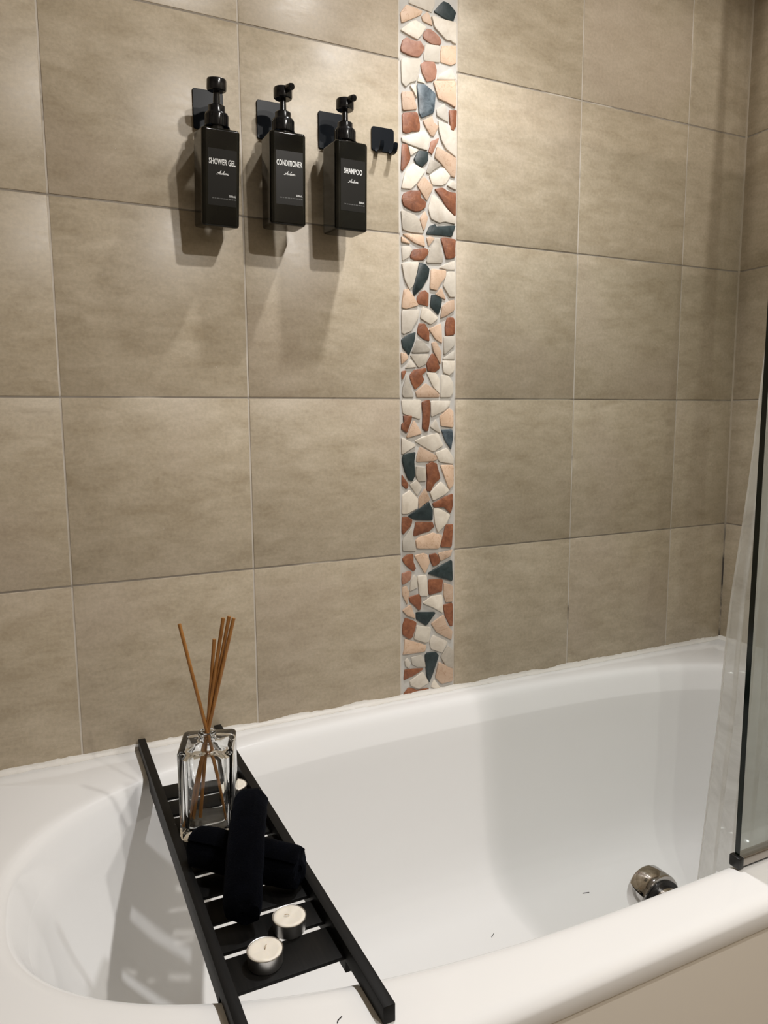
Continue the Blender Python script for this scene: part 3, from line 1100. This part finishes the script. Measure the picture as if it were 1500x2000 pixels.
prong(-0.0135)
prong(0.0165)

# ---------------------------------------------------------------- bath caddy
RL0, RL1, RR0, RR1 = 0.1470, 0.1600, 0.2895, 0.3035
ZT, ZS = 0.5805, 0.5665                 # rail top, slat top
tray = empty('bath_caddy', (0.2252, -0.40, DECK))
tag(tray, 'black slatted bath caddy laid across the tub', 'bath tray')
TO = Vector((0.2252, -0.40, DECK))


def rail(x0, x1):
    # profile in (y, z): thin resting ends, deeper middle that drops inside the tub
    ye0, ye1 = -0.7795, -0.006
    nb, nf = (-0.142, -0.664) if x0 < 0.2 else (-0.100, -0.678)
    pr_ = [(ye1, 0.5602), (ye1, ZT), (ye0, ZT), (ye0, 0.5602), (nf, 0.5602), (nf, 0.5440), (nb, 0.5440), (nb, 0.5602)]
    V = [(x - TO.x, y - TO.y, z - TO.z) for x in (x0, x1) for y, z in pr_]
    n = len(pr_)
    bm = bmesh.new()
    vs = [bm.verts.new(v) for v in V]
    bm.faces.new(vs[:n])
    bm.faces.new(vs[n:][::-1])
    for i in range(n):
        bm.faces.new((vs[i], vs[n + i], vs[n + (i + 1) % n], vs[(i + 1) % n]))
    bmesh.ops.bevel(bm, geom=list(bm.edges), offset=0.0009, segments=2, profile=0.5, affect='EDGES')
    return bm_obj('rail', bm, 'black_stained_bamboo', tray, 30)


rail(RL0, RL1)
rail(RR0, RR1)
ys = [-0.182 - 0.0552 * k for k in range(10)]
for ya, yb in zip(ys[:-1], ys[1:]):
    bm_obj('slat', box_bm(RL1 - 0.003 - TO.x, RR0 + 0.003 - TO.x, yb + (0.0105 if yb > -0.67 else 0.0) - TO.y, ya - TO.y, 0.5620 - TO.z, ZS - TO.z, 0.0006), 'black_stained_bamboo', tray, 30)

# ---------------------------------------------------------------- reed diffuser
DC = Vector((0.2092, -0.3425, ZS + 0.0003))
dif = empty('reed_diffuser_bottle', DC)
dif.rotation_euler = (0, 0, math.radians(-18.0))
dif.scale = (1, 1, 1.055)
tag(dif, 'clear square glass bottle holding the diffuser reeds', 'glass bottle')


def sq_ring(h, n, z, k=64):
    out = []
    for i in range(k):
        a = 2 * PI * i / k + PI / k
        c, s = math.cos(a), math.sin(a)
        r = h / ((abs(c)) ** n + (abs(s)) ** n) ** (1.0 / n)
        out.append((r * c, r * s, z))
    return out


rg = [sq_ring(0.0335, 8, 0.0), sq_ring(0.0375, 14, 0.0015), sq_ring(0.0398, 16, 0.005), sq_ring(0.0398, 16, 0.127), sq_ring(0.0380, 18, 0.1300), sq_ring(0.0355, 14, 0.1312), sq_ring(0.020, 4, 0.1318),
      sq_ring(0.0150, 2, 0.1322), sq_ring(0.0135, 2, 0.1340), sq_ring(0.0130, 2, 0.1365), sq_ring(0.0138, 2, 0.1380), sq_ring(0.0130, 2, 0.1398), sq_ring(0.0138, 2, 0.1415), sq_ring(0.0128, 2, 0.1440),
      sq_ring(0.0100, 2, 0.1445), sq_ring(0.0095, 2, 0.1435), sq_ring(0.0095, 2, 0.128), sq_ring(0.018, 3, 0.1245), sq_ring(0.0290, 6, 0.1215), sq_ring(0.0325, 9, 0.116), sq_ring(0.0325, 9, 0.020), sq_ring(0.0300, 7, 0.0150), sq_ring(0.020, 4, 0.0140)]
V, Fc = loft(rg)
mesh_obj('glass', V, Fc, 'clear_glass', dif, 40)
# five reeds crossing in the neck
RT = Vector((0.9, -0.43, 0))
neck = DC + Vector((0, 0, 0.1465))
reeds = [(-0.034, 0.170, 0.0035, 0.006), (0.0155, 0.146, -0.001, -0.004), (0.0300, 0.178, -0.003, 0.001), (0.0385, 0.180, -0.002, -0.005), (0.0455, 0.178, 0.0005, 0.004)]
for i, (lat, hgt, off, dep) in enumerate(reeds):
    fwd = Vector((-0.43, -0.9, 0))
    top = neck + RT * lat + Vector((0, 0, hgt)) + fwd * dep * 0.3
    mid = neck + RT * off * 0.6 + fwd * dep * 0.6
    k = 0.128 / hgt
    bot = mid + (mid - top) * k + fwd * 0.004
    r = tube('diffuser_reed', [bot, mid.lerp(bot, 0.5), mid, mid.lerp(top, 0.5), top], 0.0027, 'amber_reed', None, 10)
    if i == 0:
        tag(r, 'single amber reed leaning away from the other four', 'reed', 'reeds in the glass bottle')
    elif i == 1:
        tag(r, 'shortest amber reed of the upright bunch in the glass bottle', 'reed', 'reeds in the glass bottle')
    else:
        tag(r, 'long amber reed in the tight bunch of three', 'reed', 'reeds in the glass bottle')

# ---------------------------------------------------------------- tealights


def tealight(x, y, label, turn=0.0, used=0.0):
    t = empty('tealight_candle', (x, y, ZS + 0.0002))
    t.rotation_euler = (0, 0, turn)
    tag(t, label, 'candle', 'tealights on the caddy')
    R = 0.0202
    H = 0.0180
    n = 48

    def ring(r, z, wob=0.0):
        out = []
        for k in range(n):
            a = 2 * PI * k / n
            rr = r * (1 + 0.004 * math.sin(24 * a)) + wob * noise.noise(Vector((math.cos(a) * 2 + x * 50, math.sin(a) * 2, y * 30)))
            out.append((rr * math.cos(a), rr * math.sin(a), z))
        return out
    rgs = [ring(R - 0.0025, 0.0), ring(R - 0.0012, 0.0006), ring(R - 0.0007, 0.002), ring(R, H - 0.0012), ring(R + 0.0006, H - 0.0006), ring(R + 0.0003, H), ring(R - 0.0006, H - 0.0003), ring(R - 0.0012, H - 0.004)]
    V, Fc = loft(rgs)
    mesh_obj('metal_cup', V, Fc, 'aluminium', t, 40)
    def wring(r, z, amp):
        out = []
        for k in range(n):
            a = 2 * PI * k / n
            px, py = r * math.cos(a), r * math.sin(a)
            out.append((px, py, z + amp * noise.noise(Vector((px * 130 + x * 90, py * 130, y * 70)))))
        return out
    rgs = [wring(R - 0.0011, H - 0.0035, 0), wring(R - 0.0009, H - 0.0006, 0.0004), wring(R - 0.0022, H + 0.0004, 0.0007), wring(R * 0.72, H - 0.0002, 0.0010), wring(R * 0.45, H - 0.0006, 0.0010), wring(R * 0.2, H - 0.0008, 0.0006), wring(0.001, H - 0.0006, 0)]
    V, Fc = loft(rgs)
    mesh_obj('wax', V, Fc, 'white_wax', t, 70)
    tube('wick', [(0, 0, H - 0.002), (0.0004, 0, H + 0.0016), (0.0026, 0.0012, H + 0.0022), (0.0052, 0.0020, H + 0.0014)], 0.00055, 'wick', t, 6)


tealight(0.2032, -0.6500, 'tealight standing on the end slat of the black caddy', 0.6)
tealight(0.2455, -0.6085, 'tealight next to the rolled cloths on the caddy', 2.4)
tealight(0.2650, -0.2640, 'tealight half hidden behind the glass diffuser bottle', 4.0)

# ---------------------------------------------------------------- rolled black cloths


def roll(name, label, p0, p1, R, turns, squash, seed, turn0=0.0, arch=0.0):
    p0, p1 = Vector(p0), Vector(p1)
    L = (p1 - p0).length
    ax = (p1 - p0).normalized()
    side = Vector((0, 0, 1)).cross(ax).normalized()
    up = ax.cross(side)
    nt_ = int(30 * turns)
    th = R / (turns + 0.6) * 0.93
    outer, inner = [], []
    for i in range(nt_ + 1):
        f = i / nt_
        a = turn0 + 2 * PI * turns * f
        rc = R * 0.10 + (R * 0.90 - th / 2) * f
        e = 0.35 if i in (0, nt_) else 1.0
        outer.append(((rc + th / 2 * e) * math.cos(a), (rc + th / 2 * e) * math.sin(a)))
        inner.append(((rc - th / 2 * e) * math.cos(a), (rc - th / 2 * e) * math.sin(a)))
    loop = outer + inner[::-1]
    m_ = len(loop)
    nw = 26
    rings = []
    for j in range(nw + 1):
        w = j / nw
        wz = L * w
        end = min(w, 1 - w) * L
        s = 1.0 if end > 0.010 else 0.90 + 0.10 * math.sin(end / 0.010 * PI / 2)
        bulge = 1.0 + 0.03 * math.sin(PI * w)
        rr = []
        for (a, b) in loop:
            q = Vector((a * 9 + seed, b * 9, wz * 16 + seed))
            d = 1 + 0.05 * noise.noise(q * 4)
            stick = 0.006 * noise.noise(Vector((a * 50 + seed, b * 50, 0))) * (1 if w > 0.5 else -1) * (1 if end < 0.02 else 0)
            pnt = p0 + ax * (wz + stick) + Vector((0, 0, arch * 4 * w * (1 - w))) + side * (a * s * bulge * d) + up * (b * s * bulge * d * squash)
            rr.append(pnt)
        rings.append(rr)
    V, Fc = loft(rings, False, False)
    # end caps as strips across the thickness
    n2 = nt_ + 1
    for base in (0, nw * m_):
        for i in range(nt_):
            Fc.append((base + i, base + i + 1, base + m_ - 2 - i, base + m_ - 1 - i))
    o = mesh_obj(name, [v - p0 for v in V], Fc, 'black_terry_cloth', None, 60)
    o.location = p0
    return tag(o, label, 'cloth', 'rolled cloths on the caddy')


roll('rolled_cloth', 'black rolled face cloth lying across the caddy under the other roll', (0.1685, -0.434, ZS + 0.0305), (0.2800, -0.545, ZS + 0.0295), 0.0305, 3.2, 0.98, 3.0, 1.0)
roll('rolled_cloth', 'longer navy-black rolled cloth resting on top of the other roll', (0.1935, -0.594, ZS + 0.0285), (0.2520, -0.432, ZS + 0.0800), 0.0270, 3.0, 0.92, 11.0, 2.0, 0.022)

# ---------------------------------------------------------------- glass screen
gs = empty('glass_bath_screen', (0.8435, -0.752, DECK))
tag(gs, 'clear glass bath screen with metal bottom rail on the tub edge', 'glass screen')
GX = XC - 0.004 - 0.8435
mesh_th = 0.008
bm = box_bm(0.0, GX, -mesh_th / 2, mesh_th / 2, 0.012, 1.44)
me_p = bm_obj('pane', bm, 'screen_glass', gs)
me_p.data.materials.append(MATS['glass_edge'])
for poly in me_p.data.polygons:
    if abs(poly.normal.y) < 0.5:
        poly.material_index = 1
bm_obj('bottom_rail', box_bm(0.004, GX, -0.0075, 0.0075, 0.0035, 0.0165, 0.0015), 'seal_metal', gs, 30)
bm_obj('drip_seal', box_bm(0.006, GX, -0.005, 0.005, 0.0003, 0.0035), 'black_rubber', gs)
bm_obj('end_cap', box_bm(-0.006, 0.004, -0.0085, 0.0085, 0.0008, 0.0175, 0.002), 'black_rubber', gs, 30)

# ---------------------------------------------------------------- shower curtain and rod
track = empty('curtain_track', (1.40, -0.36, CEIL - 0.014))
tag(track, 'slim white ceiling track carrying the pale shower curtain', 'curtain track')
bm_obj('track_rail', box_bm(-0.20, XC - 1.40 - 0.004, -0.010, 0.010, 0.0, 0.0135, 0.001), 'ceiling_paint', track)

prof = [(0.165, 1.238), (0.435, 1.262), (0.569, 1.279), (0.799, 1.296), (1.107, 1.338), (1.318, 1.354), (1.70, 1.375), (2.37, 1.395)]


def left_x(z):
    for (z0, x0), (z1, x1) in zip(prof[:-1], prof[1:]):
        if z <= z1:
            return x0 + (x1 - x0) * max(0, (z - z0)) / (z1 - z0)
    return prof[-1][1]


NXc, NZc = 120, 60
V, Fc = [], []
for j in range(NZc + 1):
    z = 0.165 + (2.366 - 0.165) * j / NZc
    lx = left_x(z)
    for i in range(NXc + 1):
        s = i / NXc
        x = lx + (1.49 - lx) * s
        amp = 0.020 + 0.006 * math.sin(3 * z)
        y = -0.360 + amp * (1 - math.cos(s * 2 * PI * 4.5 + 0.5 * math.sin(z * 1.7))) * 0.55 * min(1.0, 0.25 + s * 5)
        y += 0.006 * noise.noise(Vector((x * 5, z * 3, 0)))
        V.append((x, y, z))
for j in range(NZc):
    for i in range(NXc):
        a = j * (NXc + 1) + i
        Fc.append((a, a + 1, a + NXc + 2, a + NXc + 1))
cur = empty('shower_curtain', (1.3, -0.36, 0.165))
tag(cur, 'pale marbled shower curtain hanging into the tub behind the glass', 'curtain')
cl = mesh_obj('curtain_sheet', [(x - 1.3, y + 0.36, z - 0.165) for x, y, z in V], Fc, 'pale_curtain', cur, 179)
for k in range(5):
    xr = 1.400 + 0.085 * k / 4
    bm_obj('curtain_glider', box_bm(xr - 1.3 - 0.003, xr - 1.3 + 0.003, 0.0, 0.010, 2.350 - 0.165, CEIL - 0.0142 - 0.165), 'ceiling_paint', cur)

# ---------------------------------------------------------------- stray hairs
def hair(label, pts, r=0.0005, cat='hair'):
    o0 = Vector(pts[0])
    P_ = [Vector(p) for p in pts]
    cur_ = []
    for i in range(len(P_) - 1):
        for k in range(4):
            cur_.append(P_[i].lerp(P_[i + 1], k / 4) - o0)
    cur_.append(P_[-1] - o0)
    o = tube('stray_hair', cur_, r, 'dark_hair', None, 6)
    o.location = o0
    tag(o, label, cat, 'stray hairs on the tub')


DZ = DECK + 0.0005
hair('short dark hair curled on the tub edge beside the caddy', [(0.2480, -0.7560, DZ), (0.2500, -0.7530, DZ), (0.2555, -0.7500, DZ)], 0.0006)
hair('tiny dark speck of hair on the tub edge between the caddy rails', [(0.2235, -0.7630, DZ), (0.2250, -0.7622, DZ)], 0.0008)
FZ = 0.1405
hair('thin dark hair on the tub floor by the far wall', [(0.905, -0.190, FZ + 0.003), (0.918, -0.186, FZ + 0.003), (0.932, -0.187, FZ + 0.003)], 0.0008)
hair('single dark hair on the tub floor nearer the overflow', [(1.030, -0.236, FZ), (1.045, -0.240, FZ)], 0.0008)
hair('faint short hair in the middle of the tub floor', [(0.775, -0.262, FZ - 0.001), (0.785, -0.255, FZ - 0.001)], 0.0006)
